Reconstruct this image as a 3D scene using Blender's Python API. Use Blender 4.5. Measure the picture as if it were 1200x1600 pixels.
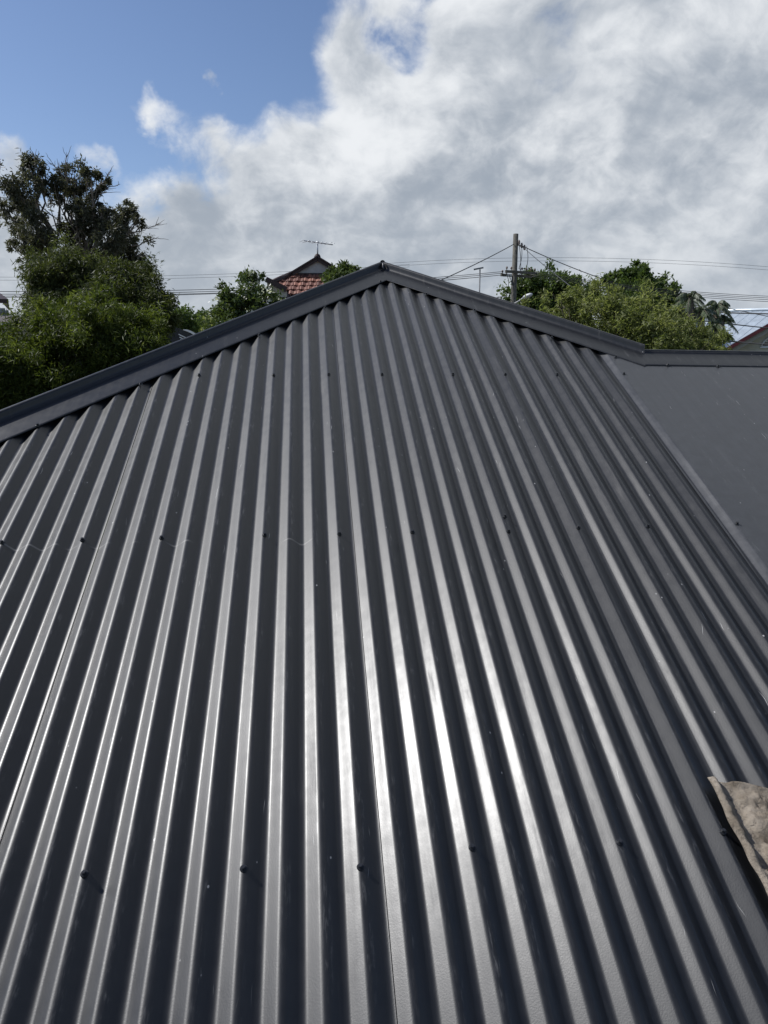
import bpy, bmesh, math, random
import numpy as np
from mathutils import Vector, Matrix

for o in list(bpy.data.objects): bpy.data.objects.remove(o)
scn = bpy.context.scene
COL = scn.collection
rnd = random.Random(7)
RN = np.random.default_rng(11)
rad = math.radians

# ------------------------------------------------------------------ camera, sky, sun, exposure
EYE = 4.1                                   # eye height above the ground
YAW, TILT, FPX = rad(5.765), rad(12.08), 1135.0
FWD = Vector((math.sin(YAW)*math.cos(TILT), math.cos(YAW)*math.cos(TILT), -math.sin(TILT)))
RIGHT = Vector((math.cos(YAW), -math.sin(YAW), 0))
UP = RIGHT.cross(FWD)
cam = bpy.data.cameras.new('camera')
cam.sensor_fit = 'VERTICAL'; cam.sensor_height = 24.0; cam.sensor_width = 18.0
cam.lens = FPX/1600*24.0
cam.clip_start = 0.05; cam.clip_end = 3000
camo = bpy.data.objects.new('camera', cam); COL.objects.link(camo)
m = Matrix((RIGHT, UP, -FWD)).transposed().to_4x4(); m.translation = (0, 0, EYE)
camo.matrix_world = m
scn.camera = camo

SUN_AZ, SUN_EL = rad(-69), rad(45)          # azimuth from +Y (towards the view), negative = left
SDIR = Vector((math.sin(SUN_AZ)*math.cos(SUN_EL), math.cos(SUN_AZ)*math.cos(SUN_EL), math.sin(SUN_EL)))
sl = bpy.data.lights.new('sun', 'SUN'); sl.energy = 5.0; sl.angle = rad(0.55); sl.color = (1, .985, .965)
so = bpy.data.objects.new('sun', sl); COL.objects.link(so)
so.rotation_euler = (-SDIR).to_track_quat('-Z', 'Y').to_euler(); so.location = (0, 0, 30)

scn.view_settings.view_transform = 'Standard'; scn.view_settings.look = 'None'
scn.view_settings.gamma = 1; scn.view_settings.use_curve_mapping = False
scn.view_settings.exposure = 0.0

def ray(px, py):
    v = FWD + RIGHT*((px-600)/FPX) + UP*((800-py)/FPX)
    return v.normalized()

class NT:
    """tiny node-tree writer"""
    def __init__(s, tree): s.t = tree; s.n = tree.nodes; s.l = tree.links
    def new(s, typ, **kw):
        n = s.n.new(typ)
        for k, v in kw.items(): setattr(n, k, v)
        return n
    def put(s, sock, v):
        if isinstance(v, bpy.types.NodeSocket): s.l.new(v, sock)
        else: sock.default_value = v
    def math(s, op, a, b=None, c=None, clamp=False):
        n = s.new('ShaderNodeMath', operation=op, use_clamp=clamp)
        s.put(n.inputs[0], a)
        if b is not None: s.put(n.inputs[1], b)
        if c is not None: s.put(n.inputs[2], c)
        return n.outputs[0]
    def vmath(s, op, a, b=None, scale=None):
        n = s.new('ShaderNodeVectorMath', operation=op)
        s.put(n.inputs[0], a)
        if b is not None: s.put(n.inputs[1], b)
        if scale is not None: s.put(n.inputs['Scale'], scale)
        return n.outputs['Value'] if op in ('DOT_PRODUCT', 'LENGTH') else n.outputs[0]
    def smooth(s, v, a, b, lo=0., hi=1.):
        n = s.new('ShaderNodeMapRange', interpolation_type='SMOOTHSTEP')
        s.put(n.inputs['Value'], v); s.put(n.inputs['From Min'], a); s.put(n.inputs['From Max'], b)
        s.put(n.inputs['To Min'], lo); s.put(n.inputs['To Max'], hi)
        return n.outputs[0]
    def mix(s, f, a, b, typ='MIX'):
        n = s.new('ShaderNodeMix', data_type='RGBA', blend_type=typ)
        s.put(n.inputs[0], f)
        for sock, v in ((n.inputs[6], a), (n.inputs[7], b)):
            if isinstance(v, tuple) and len(v) == 3: v = (*v, 1)
            s.put(sock, v)
        return n.outputs[2]
    def noise(s, vec, scale, detail=4, rough=.5, dist=0., out=0):
        n = s.new('ShaderNodeTexNoise')
        if vec is not None: s.put(n.inputs['Vector'], vec)
        s.put(n.inputs['Scale'], scale); s.put(n.inputs['Detail'], detail)
        s.put(n.inputs['Roughness'], rough); s.put(n.inputs['Distortion'], dist)
        return n.outputs[out]
    def mapping(s, vec, scale=(1, 1, 1), loc=(0, 0, 0), rot=(0, 0, 0)):
        n = s.new('ShaderNodeMapping')
        s.put(n.inputs['Vector'], vec); s.put(n.inputs['Scale'], scale)
        s.put(n.inputs['Location'], loc); s.put(n.inputs['Rotation'], rot)
        return n.outputs[0]

world = bpy.data.worlds.new('World'); scn.world = world; world.use_nodes = True
def build_world():
    w = NT(world.node_tree); w.n.clear()
    out = w.new('ShaderNodeOutputWorld'); bg = w.new('ShaderNodeBackground')
    SKY = .10
    bg.inputs[1].default_value = SKY
    w.l.new(bg.outputs[0], out.inputs[0])
    sky = w.new('ShaderNodeTexSky', sky_type='NISHITA')
    sky.sun_disc = False; sky.sun_elevation = SUN_EL; sky.sun_rotation = SUN_AZ
    sky.air_density = 1.0; sky.dust_density = .5; sky.ozone_density = 2.0; sky.altitude = 50
    tc = w.new('ShaderNodeTexCoord'); d = tc.outputs['Generated']
    sp = w.new('ShaderNodeSeparateXYZ'); w.l.new(d, sp.inputs[0])
    z = w.math('ADD', w.math('MAXIMUM', sp.outputs[2], 0.), .70)
    cb = w.new('ShaderNodeCombineXYZ')
    w.put(cb.inputs[0], w.math('DIVIDE', sp.outputs[0], z)); w.put(cb.inputs[1], w.math('DIVIDE', sp.outputs[1], z))
    P = cb.outputs[0]
    wob = w.vmath('SUBTRACT', w.noise(P, 6.5, 3, .5, 0, 1), (.5, .5, .5))
    P = w.vmath('ADD', P, w.vmath('SCALE', wob, scale=.075))
    OFF = (3.7, 1.9, 0)
    def fbm(p):
        a = w.noise(w.vmath('ADD', p, OFF), 3.6, 11, .57)
        return a
    N = fbm(P)
    # the cloud bank: one side of a great circle that crosses the view from lower left to upper right
    a, b_ = ray(200, 345), ray(615, 10)
    nb = a.cross(b_).normalized()
    if nb.dot(ray(900, 200)) < 0: nb = -nb
    bank = w.vmath('DOT_PRODUCT', d, tuple(nb))
    bank = w.math('ADD', bank, w.smooth(sp.outputs[2], .38, .72, 0., .5))
    cov = w.math('ADD', w.smooth(bank, -.10, .08, -.20, .20), w.smooth(bank, .04, .25, 0, .16))
    # the bank ahead thins out to scattered cloud overhead and behind
    bc = Vector((math.sin(rad(10))*math.cos(rad(33)), math.cos(rad(10))*math.cos(rad(33)), math.sin(rad(33))))
    far_ = w.smooth(w.vmath('DOT_PRODUCT', d, tuple(bc)), math.cos(rad(53)), math.cos(rad(36)), 1., 0.)
    cov = w.math('ADD', w.math('MULTIPLY', cov, w.math('SUBTRACT', 1., far_)), w.math('MULTIPLY', far_, -.07))
    cov = w.math('SUBTRACT', cov, w.smooth(w.vmath('DOT_PRODUCT', d, tuple(SDIR)), math.cos(rad(38)), math.cos(rad(16)), 0., .22))
    dw = w.vmath('ADD', d, w.vmath('SCALE', w.vmath('SUBTRACT', w.noise(d, 11., 5, .6, 0, 1), (.5, .5, .5)), scale=.09))
    cov = w.math('ADD', cov, w.math('MULTIPLY', w.smooth(sp.outputs[2], .06, .21, .30, 0.), w.math('SUBTRACT', 1., far_)))
    def blob(px, py, size, amp):
        c = ray(px, py)
        dist = w.vmath('LENGTH', w.vmath('SUBTRACT', dw, tuple(c)))
        return w.smooth(dist, 0., size, amp, 0.)
    for args in ((255, 180, .050, .16), (225, 178, .035, .10), (545, 75, .085, .17), (590, 20, .05, .10), (235, 260, .05, -.12), (328, 128, .032, .32), (335, 195, .04, .16), (140, 246, .045, .22),
                 (190, 45, .06, .09), (345, 105, .11, -.16), (645, 95, .06, -.17), (610, 40, .06, -.14), (1045, 180, .08, -.12), (700, 60, .08, .10), (20, 252, .04, .15), (5, 380, .15, .18)):
        cov = w.math('ADD', cov, blob(*args))
    dens = w.math('ADD', w.math('MULTIPLY', w.math('SUBTRACT', N, .5), 1.35), cov)
    alpha = w.smooth(dens, -.03, .17)
    # light from the sun side
    step = (-.040, -.034, 0)
    N2 = fbm(w.vmath('ADD', P, step))
    lit = w.math('SUBTRACT', N, N2)
    big = w.noise(w.vmath('ADD', P, (9.3, 4.1, 0)), 3.0, 6, .55)
    fine = w.noise(w.vmath('ADD', P, (1.3, 7.1, 0)), 9., 7, .6)
    sh = w.math('ADD', w.math('MULTIPLY_ADD', lit, 4.0, .37), w.math('MULTIPLY', w.math('SUBTRACT', N, fbm(w.vmath('ADD', P, (-.014, -.012, 0)))), 2.4))
    sh = w.math('ADD', sh, w.math('MULTIPLY', w.math('SUBTRACT', big, .5), 1.35))
    sh = w.math('ADD', sh, w.math('MULTIPLY', w.math('SUBTRACT', fine, .5), .45))
    sh = w.math('ADD', sh, w.smooth(dens, .03, .26, .36, -.06))
    sh = w.smooth(sh, -.32, 1.16)
    k = 1/SKY
    g, wh = (.345*k, .395*k, .465*k), (.85*k, .875*k, .905*k)
    cloud = w.mix(sh, g, wh)
    low = w.smooth(sp.outputs[2], .02, .26, .62, 0.)
    cloud = w.mix(low, cloud, (.46*k, .51*k, .57*k))
    blue = w.mix(1., sky.outputs[0], (.93, .95, 1.06), 'MULTIPLY')
    alpha = w.math('MAXIMUM', alpha, w.smooth(sp.outputs[2], .0, .10, .75, 0.))
    w.put(bg.inputs[0], w.mix(alpha, blue, cloud))
build_world()

# ------------------------------------------------------------------ helpers
def at(px, py, dist):
    """point seen at (px,py) of the photograph, at a horizontal range of dist metres"""
    v = ray(px, py); t = dist/math.hypot(v.x, v.y)
    return Vector((v.x*t, v.y*t, EYE+v.z*t))

def tag(o, label=None, cat=None, group=None, kind=None):
    if label: o['label'] = label
    if cat: o['category'] = cat
    if group: o['group'] = group
    if kind: o['kind'] = kind
    return o

def empty(name, loc, label, cat, group=None):
    o = bpy.data.objects.new(name, None); COL.objects.link(o)
    o.location = loc; o.empty_display_size = .2
    return tag(o, label, cat, group)

def link(name, me, mat, parent=None, smooth=False):
    o = bpy.data.objects.new(name, me); COL.objects.link(o)
    if mat is not None and not me.materials: me.materials.append(mat)
    if smooth: me.polygons.foreach_set('use_smooth', [True]*len(me.polygons))
    if parent is not None:
        o.parent = parent
        bpy.context.view_layer.update() if False else None
        o.matrix_parent_inverse = Matrix.Translation(-wloc(parent))
    return o

def wloc(o):
    v = Vector(o.location)
    if o.parent is not None and o.type == 'EMPTY': v += wloc(o.parent)
    return v if o.type == 'EMPTY' else (wloc(o.parent)*0 if o.parent else v)

def mesh(name, verts, faces):
    me = bpy.data.meshes.new(name); me.from_pydata([tuple(v) for v in verts], [], faces); me.update()
    return me

class MB:
    """collects shapes in world space, built as one mesh"""
    def __init__(s): s.v = []; s.f = []
    def add(s, vs, fs):
        b = len(s.v); s.v += [Vector(v) for v in vs]; s.f += [[i+b for i in f] for f in fs]; return s
    def box(s, c, size, rot=None):
        hx, hy, hz = [k/2 for k in size]; c = Vector(c)
        vs = [Vector((x, y, z)) for x in (-hx, hx) for y in (-hy, hy) for z in (-hz, hz)]
        if rot is not None: vs = [rot @ v for v in vs]
        return s.add([c+v for v in vs], [(0, 1, 3, 2), (4, 6, 7, 5), (0, 4, 5, 1), (2, 3, 7, 6), (0, 2, 6, 4), (1, 5, 7, 3)])
    def beam(s, a, b, w, h, up=(0, 0, 1)):
        a, b = Vector(a), Vector(b); t = (b-a).normalized(); up = Vector(up)
        r = t.cross(up)
        if r.length < 1e-4: r = t.cross(Vector((1, 0, 0)))
        r.normalize(); u = r.cross(t)
        vs = [p + r*(i*w/2) + u*(j*h/2) for p in (a, b) for i, j in ((-1, -1), (1, -1), (1, 1), (-1, 1))]
        return s.add(vs, [(3, 2, 1, 0), (4, 5, 6, 7), (0, 1, 5, 4), (1, 2, 6, 5), (2, 3, 7, 6), (3, 0, 4, 7)])
    def tube(s, pts, r, n=8, cap=True):
        pts = [Vector(p) for p in pts]; rs = r if isinstance(r, (list, tuple)) else [r]*len(pts)
        vs = []; ref = None
        for i, p in enumerate(pts):
            t = (pts[min(i+1, len(pts)-1)]-pts[max(i-1, 0)]).normalized()
            if ref is None:
                ref = Vector((1, 0, 0)) if abs(t.x) < .8 else Vector((0, 1, 0))
            a = (ref - t*ref.dot(t)).normalized(); ref = a; b = t.cross(a)
            for k in range(n):
                q = 2*math.pi*k/n; vs.append(p + (a*math.cos(q)+b*math.sin(q))*rs[i])
        fs = [(i*n+k, i*n+(k+1) % n, (i+1)*n+(k+1) % n, (i+1)*n+k) for i in range(len(pts)-1) for k in range(n)]
        if cap: fs += [tuple(range(n-1, -1, -1)), tuple((len(pts)-1)*n+k for k in range(n))]
        return s.add(vs, fs)
    def prism(s, poly, off):
        n = len(poly); off = Vector(off); poly = [Vector(p) for p in poly]
        return s.add(poly+[p+off for p in poly], [tuple(range(n-1, -1, -1)), tuple(range(n, 2*n))] + [(i, (i+1) % n, n+(i+1) % n, n+i) for i in range(n)])
    def build(s, name, mat, parent=None, smooth=False):
        return link(name, mesh(name, s.v, s.f), mat, parent, smooth)

# ------------------------------------------------------------------ materials
MATS = {}
def mat(name, col, rough=.6, metal=0., spec=.5, var=.15, vscale=6., bump=0., bscale=40., detail=5):
    m = bpy.data.materials.new(name); m.use_nodes = True
    t = NT(m.node_tree); b = m.node_tree.nodes['Principled BSDF']
    tc = t.new('ShaderNodeTexCoord').outputs['Object']
    n = t.noise(tc, vscale, detail, .6)
    lo = tuple(c*(1-var) for c in col); hi = tuple(min(1, c*(1+var)) for c in col)
    t.put(b.inputs['Base Color'], t.mix(t.smooth(n, .3, .7), lo, hi))
    b.inputs['Roughness'].default_value = rough; b.inputs['Metallic'].default_value = metal
    b.inputs['Specular IOR Level'].default_value = spec
    if bump:
        bn = t.new('ShaderNodeBump'); bn.inputs['Strength'].default_value = bump; bn.inputs['Distance'].default_value = .02
        t.put(bn.inputs['Height'], t.noise(tc, bscale, 4, .6)); t.l.new(bn.outputs[0], b.inputs['Normal'])
    MATS[name] = m; return m

PITCH = .0762; X0 = .0047
def roof_material(name='painted_steel', base=(.0085, .0091, .0104)):
    m = bpy.data.materials.new(name); m.use_nodes = True
    t = NT(m.node_tree); b = m.node_tree.nodes['Principled BSDF']
    P = t.new('ShaderNodeTexCoord').outputs['Object']
    sp = t.new('ShaderNodeSeparateXYZ'); t.l.new(P, sp.inputs[0])
    x, y = sp.outputs[0], sp.outputs[1]
    mott = t.noise(P, 26, 6, .65)
    col = t.mix(t.smooth(mott, .3, .72), tuple(c*.86 for c in base), tuple(c*1.16 for c in base))
    # dust: long smudges that run with the ribs
    smp = t.mapping(P, (34, 2.6, 2.6))
    dust = t.math('MULTIPLY', t.smooth(t.noise(smp, 1., 7, .72), .53, .80), t.smooth(t.noise(P, 3.3, 3, .6), .42, .66))
    col = t.mix(t.math('MULTIPLY', dust, .15), col, (.24, .23, .22))
    fine = t.smooth(t.noise(P, 190, 3, .6), .66, .80)
    col = t.mix(t.math('MULTIPLY', fine, .06), col, (.30, .29, .28))
    # rubbed paint along the crests
    ph = t.math('SUBTRACT', t.math('FRACT', t.math('ADD', t.math('DIVIDE', t.math('SUBTRACT', x, X0), PITCH), .5)), .5)
    cr = t.smooth(t.math('ABSOLUTE', t.math('SUBTRACT', ph, .07)), .05, .17, 1., 0.)
    rub = t.math('MULTIPLY', cr, t.math('MULTIPLY', t.smooth(t.noise(t.mapping(P, (130, 22, 22)), 1., 6, .75), .50, .74), t.smooth(t.noise(P, 4.3, 3, .6), .40, .62)))
    col = t.mix(t.math('MULTIPLY', rub, .42), col, (.20, .195, .19))
    # hair scratches
    wv = t.vmath('ADD', P, t.vmath('SCALE', t.noise(P, 7, 2, .5, 0, 1), scale=.05))
    sc = t.noise(t.mapping(wv, (420, 9, 9), rot=(0, 0, .06)), 1., 1, .4)
    sc = t.math('MULTIPLY', t.smooth(sc, .77, .82), t.smooth(t.noise(P, 5.2, 2, .5), .51, .60))
    col = t.mix(t.math('MULTIPLY', sc, .8), col, (.55, .54, .52))
    # specks of swarf and grit
    vo = t.new('ShaderNodeTexVoronoi'); vo.inputs['Scale'].default_value = 21; t.l.new(t.mapping(P, (1, .6, 1)), vo.inputs['Vector'])
    sk = t.math('MULTIPLY', t.smooth(vo.outputs['Distance'], .03, .055, 1., 0.), t.smooth(t.noise(P, 2.7, 3, .6), .50, .56))
    col = t.mix(t.math('MULTIPLY', sk, .7), col, (.42, .41, .40))
    # chalky line across the sheets at the middle batten
    wob = t.math('MULTIPLY', t.math('SUBTRACT', t.noise(P, 6, 2), .5), .03)
    dy = t.math('ABSOLUTE', t.math('SUBTRACT', t.math('ADD', y, wob), 2.170))
    ln = t.math('MULTIPLY', t.smooth(dy, .0012, .0045, 1., 0.), t.math('MULTIPLY', t.smooth(t.noise(P, 9, 3), .46, .62), t.smooth(x, -.15, .25, 1., 0.)))
    col = t.mix(t.math('MULTIPLY', ln, .22), col, (.45, .43, .40))
    oi = t.new('ShaderNodeObjectInfo').outputs['Random']
    col = t.mix(1., col, t.mix(oi, (.86, .87, .88), (1.15, 1.14, 1.13)), 'MULTIPLY')
    t.put(b.inputs['Base Color'], col)
    rg = t.math('ADD', t.math('ADD', t.smooth(mott, .3, .7, .395, .445), t.smooth(t.noise(t.mapping(P, (60, 1.1, 1.1)), 1., 4, .6), .35, .7, -.018, .024)), t.math('ADD', t.math('MULTIPLY', dust, .22), t.math('MULTIPLY_ADD', oi, .03, -.015)))
    t.put(b.inputs['Roughness'], rg)
    b.inputs['Specular IOR Level'].default_value = .53
    b.inputs['Coat Weight'].default_value = .075; b.inputs['Coat Roughness'].default_value = .22; b.inputs['Coat IOR'].default_value = 1.5
    bn = t.new('ShaderNodeBump'); bn.inputs['Strength'].default_value = .05; bn.inputs['Distance'].default_value = .004
    t.put(bn.inputs['Height'], t.noise(P, 330, 3, .6)); 
    bn2 = t.new('ShaderNodeBump'); bn2.inputs['Strength'].default_value = .028; bn2.inputs['Distance'].default_value = .03
    t.put(bn2.inputs['Height'], t.noise(t.mapping(P, (5, 3, 5)), 1., 3, .5)); t.l.new(bn.outputs[0], bn2.inputs['Normal'])
    t.l.new(bn2.outputs[0], b.inputs['Normal'])
    return m
M_ROOF = roof_material()
M_FLAT = roof_material('flat_painted_steel', (.046, .047, .050))
M_SCREW = mat('screw_paint', (.022, .023, .026), .32, 0, .6, .2, 90)
M_BRICK = mat('rendered_wall', (.50, .46, .40), .8, var=.1, bump=.2)
M_CREAM = mat('cream_render', (.52, .495, .42), .85, var=.07, vscale=3, bump=.15)
M_CREAMTRIM = mat('cream_trim', (.36, .34, .29), .95, spec=.1, var=.05)
M_MAROON = mat('maroon_paint', (.085, .012, .018), .45, var=.15)
M_BROWN = mat('dark_brown_paint', (.035, .016, .014), .5, var=.25)
M_INFILL = mat('grey_infill', (.40, .39, .375), .8, var=.1)
M_TIMBER = mat('weathered_timber', (.085, .080, .066), .85, var=.3, vscale=5, bump=.5)
M_GALV = mat('galvanised_steel', (.42, .44, .46), .45, .7, .5, .12, 8)
M_ZINC = mat('zinc_roof', (.50, .56, .61), .42, .35, .5, .12, 3)
M_WIRE = mat('cable_black', (.02, .02, .022), .5, var=.1)
M_CERAMIC = mat('ceramic', (.16, .12, .10), .3, var=.3)
M_WHITE = mat('white_paint', (.72, .73, .74), .4, var=.06)
M_GLASS = mat('window_glass', (.012, .015, .02), .08, 0, .8, .2)
M_FARW = mat('far_wall', (.22, .23, .25), .8, var=.12, vscale=.6)
M_FARB = mat('brown_roof', (.085, .068, .060), .75, var=.25, vscale=2.5)
M_DARKROOF = mat('dark_slate_roof', (.018, .019, .023), .45, var=.2)
M_BARK = mat('bark', (.15, .125, .10), .9, var=.35, vscale=5, bump=.6, bscale=18)
M_BARKD = mat('dark_bark', (.055, .045, .035), .9, var=.35, vscale=5, bump=.6, bscale=18)

def leaf_mat(name, a, b, c, trans=.35, rough=.55, spec=.28):
    m = bpy.data.materials.new(name); m.use_nodes = True
    t = NT(m.node_tree); p = m.node_tree.nodes['Principled BSDF']; out = m.node_tree.nodes['Material Output']
    at_ = t.new('ShaderNodeAttribute'); at_.attribute_name = 'tint'
    r = t.new('ShaderNodeValToRGB'); r.color_ramp.elements[0].color = (*a, 1); r.color_ramp.elements[1].color = (*c, 1)
    e = r.color_ramp.elements.new(.5); e.color = (*b, 1)
    t.l.new(at_.outputs['Fac'], r.inputs[0])
    t.l.new(r.outputs[0], p.inputs['Base Color']); p.inputs['Roughness'].default_value = rough
    p.inputs['Specular IOR Level'].default_value = spec
    tr = t.new('ShaderNodeBsdfTranslucent'); t.put(tr.inputs[0], t.mix(1., r.outputs[0], (1.4, 1.45, .85), 'MULTIPLY'))
    ms = t.new('ShaderNodeMixShader'); ms.inputs[0].default_value = trans
    t.l.new(p.outputs[0], ms.inputs[1]); t.l.new(tr.outputs[0], ms.inputs[2]); t.l.new(ms.outputs[0], out.inputs[0])
    return m

# ------------------------------------------------------------------ ground
def build_ground():
    m = bpy.data.materials.new('ground_cover'); m.use_nodes = True
    t = NT(m.node_tree); b = m.node_tree.nodes['Principled BSDF']
    P = t.new('ShaderNodeTexCoord').outputs['Object']
    c = t.mix(t.smooth(t.noise(P, .12, 5), .4, .6), (.045, .06, .022), (.10, .09, .065))
    c = t.mix(t.smooth(t.noise(P, 3., 6), .35, .7), c, (.06, .075, .03))
    t.put(b.inputs['Base Color'], c); b.inputs['Roughness'].default_value = .95
    n = 24; R = 1500
    vs = []; fs = []
    for i in range(n+1):
        for j in range(n+1):
            a = (i/n*2-1); q = (j/n*2-1); vs.append((R*a*abs(a), R*q*abs(q), 0))
    for i in range(n):
        for j in range(n): fs.append((i*(n+1)+j, (i+1)*(n+1)+j, (i+1)*(n+1)+j+1, i*(n+1)+j+1))
    tag(link('ground', mesh('ground', vs, fs), m), kind='structure')
build_ground()

# ------------------------------------------------------------------ the near house and its corrugated roof
SL = .4840; SB = math.atan(SL)
def zroof(d): return EYE - .6226 + SL*(d-2)          # crest plane of the near face
NR = Vector((0, -math.sin(SB), math.cos(SB)))
APEX = (.424, 4.29); JOIN = (1.545, 3.315)
HL = .955                                             # plan slopes of the two hips
HR = (APEX[1]-JOIN[1])/(JOIN[0]-APEX[0])
RSK = -.030                                           # the low ridge runs a little out of square
D_EAVE = .26
def top_d(x):
    if x <= APEX[0]: d = APEX[1]-HL*(APEX[0]-x)
    elif x <= JOIN[0]: d = APEX[1]-HR*(x-APEX[0])
    else: d = JOIN[1]+RSK*(x-JOIN[0])
    return d

house = empty('house', (0, 2, 0), 'near house whose dark grey corrugated steel hip roof fills the foreground', 'house')

VAL = -.0172
def rib_profile(tilt, n_arc=6):
    """(u, h) from crest to valley: arc, straight flank, arc; the bend radius follows from tilt, pitch and depth"""
    T = rad(tilt); half = PITCH/2
    R = (half*math.tan(T)+VAL)/(2*(math.sin(T)*math.tan(T)-1+math.cos(T)))
    L = (half - 2*R*math.sin(T))/math.cos(T)
    pts = []                                # from crest outward to valley
    for i in range(n_arc+1):
        a = T*i/n_arc; pts.append((R*math.sin(a), -R*(1-math.cos(a))))
    u, h = pts[-1]
    for k in (.33, .67, 1.): pts.append((u+L*k*math.cos(T), h-L*k*math.sin(T)))
    u, h = pts[-1]
    for i in range(1, n_arc+1):
        a = T*(1-i/n_arc); pts.append((u+R*(math.sin(T)-math.sin(a)), h-R*((1-math.cos(T))-(1-math.cos(a)))))
    return pts
RIBTILT = {1: 29.9, 11: 28.0, -9: 29.4, -19: 29.4, 2: 31.4, 3: 31.8, 4: 32.0, 5: 31.7, 6: 33.0, 7: 31.8, 8: 31.3, 9: 34.0, 10: 32.2, 12: 35.2, 13: 31.8, 14: 30.6, 15: 35.0, 16: 32.8, 17: 31.0, 0: 31.3, -1: 31.8, -2: 31.2, -3: 31.7}
def rib_section(k, side):
    tilt = RIBTILT.get(k)
    if tilt is None: tilt = 31.3 + random.Random(k*31+5).uniform(-.7, .7)
    return [(side*u, h) for u, h in rib_profile(tilt)]

def corrugated(name, k0, k1, topf, eave, place, parent, nlen=26, lap=True, mat_=None, clip_lo=None):
    """sheet from rib k0 to k1 inclusive; place(x, d, h) -> world point"""
    cols = []
    for k in range(k0, k1+1):
        xc = X0+k*PITCH
        L = [(xc+u, h) for u, h in reversed(rib_section(k, -1))]
        Rr = [(xc+u, h) for u, h in rib_section(k, 1)][1:]
        cols += (L if not cols else L[1:]) + Rr
    if lap:
        cols = cols[4:]                                   # first valley half is lapped over by the neighbour
        xe, he = cols[-1]
        nxt = [(X0+(k1+1)*PITCH+u, h) for u, h in reversed(rib_section(k1+1, -1))][1:5]
        cols += nxt
        x_end = cols[-1][0]
        cols = [(x, h+.0022*max(0, min(1, 1-(x_end-x)/.02)) + .0004) for x, h in cols]
    vs = []; fs = []
    for x, h in cols:
        tp = topf(x)
        for j in range(nlen+1):
            q = j/nlen; d = eave+(tp-eave)*q
            wv = .0007*math.sin(d*2.1+x*9)+.0005*math.sin(d*4.7+x*23+1)
            hh = h+wv
            if j == nlen: hh += .004
            vs.append(place(x, d, hh))
    n = nlen+1
    for i in range(len(cols)-1):
        for j in range(nlen): fs.append((i*n+j, (i+1)*n+j, (i+1)*n+j+1, i*n+j+1))
    me = mesh(name, vs, fs)
    return link(name, me, mat_ or M_ROOF, parent, True)

def near_place(x, d, h):
    return Vector((x, d, zroof(d))) + NR*h

sheets = {}
FLAT_K = 17
for k0 in (-48, -38, -28, -18, -8, 2, 12):
    k1 = min(k0+9, FLAT_K)
    tf = lambda x: max(D_EAVE+.02, top_d(x)-.045)
    if k0 == -48: k0 = -46
    sheets[k0] = corrugated('roof_sheet', k0, k1, tf, D_EAVE, near_place, house, lap=True)
    for q in range(k0, k1+1): sheets[('k', q)] = sheets[k0]

def flat_sheet():
    xs = [(X0+FLAT_K*PITCH+u, h) for u, h in rib_section(17, 1)][-5:]
    xs += [(X0+18*PITCH+u, h) for u, h in reversed(rib_section(18, -1))][1:]
    xs = [(x, h+.0012) for x, h in xs]
    x = xs[-1][0]
    while x < 4.0: x += .05; xs.append((x, .0012))
    vs = []; fs = []; nl = 40
    for x, h in xs:
        tp = top_d(x)-.045
        for j in range(nl+1):
            d = D_EAVE+(tp-D_EAVE)*j/nl
            wv = .0022*math.sin(d*3.1+x*2.3)*math.sin(x*2.7+d*.8+.6)+.0012*math.sin(d*6.1-x*5.0) if h > -.002 else 0
            vs.append(near_place(x, d, h+wv))
    n = nl+1
    for i in range(len(xs)-1):
        for j in range(nl): fs.append((i*n+j, (i+1)*n+j, (i+1)*n+j+1, i*n+j+1))
    o = link('flat_sheet', mesh('flat_sheet', vs, fs), M_FLAT, house, True)
    o['label'] = 'smooth flat dark grey steel sheet beside the corrugated sheets'
    return o
flat = flat_sheet()
# corrugated again past the flat sheet, outside the picture
corrugated('roof_sheet', 53, 92, lambda x: top_d(x)-.045, D_EAVE, near_place, house, nlen=4, lap=False)

# other faces of the roof
ZA = zroof(APEX[1]); XLE = APEX[0]-(APEX[1]-D_EAVE)/HL; SLX = (ZA-zroof(D_EAVE))/(APEX[0]-XLE)
def left_place(y, w, h):        # ribs run across: y along the eave, w = height parameter measured from the eave line inward
    x = XLE+w; return Vector((x, y, zroof(D_EAVE)+SLX*w+h))
def left_top(y):
    if y < APEX[1]: return max(.01, (y-D_EAVE)/HL-.06)
    return APEX[0]-XLE-.05
corrugated('roof_sheet', 5, 120, left_top, 0., left_place, house, nlen=3, lap=False)
XRE = JOIN[0]+2.1
def right_place(y, w, h):
    x = XRE-w; return Vector((x, y, ZA-SLX*(x-APEX[0])+h))
def right_top(y):
    if y < APEX[1]: return max(.01, XRE-APEX[0]-(APEX[1]-y)/HR-.06)
    return XRE-APEX[0]-.05
corrugated('roof_sheet', 52, 120, right_top, 0., right_place, house, nlen=3, lap=False)
def rear_place(x, w, h):        # rear slope of the low wing
    y = JOIN[1]+RSK*(x-JOIN[0])+w; return Vector((x, y, zroof(JOIN[1]+RSK*(x-JOIN[0]))-SL*w+h))
corrugated('roof_sheet', 32, 92, lambda x: .05, 2.6, rear_place, house, nlen=3, lap=False)

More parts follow.
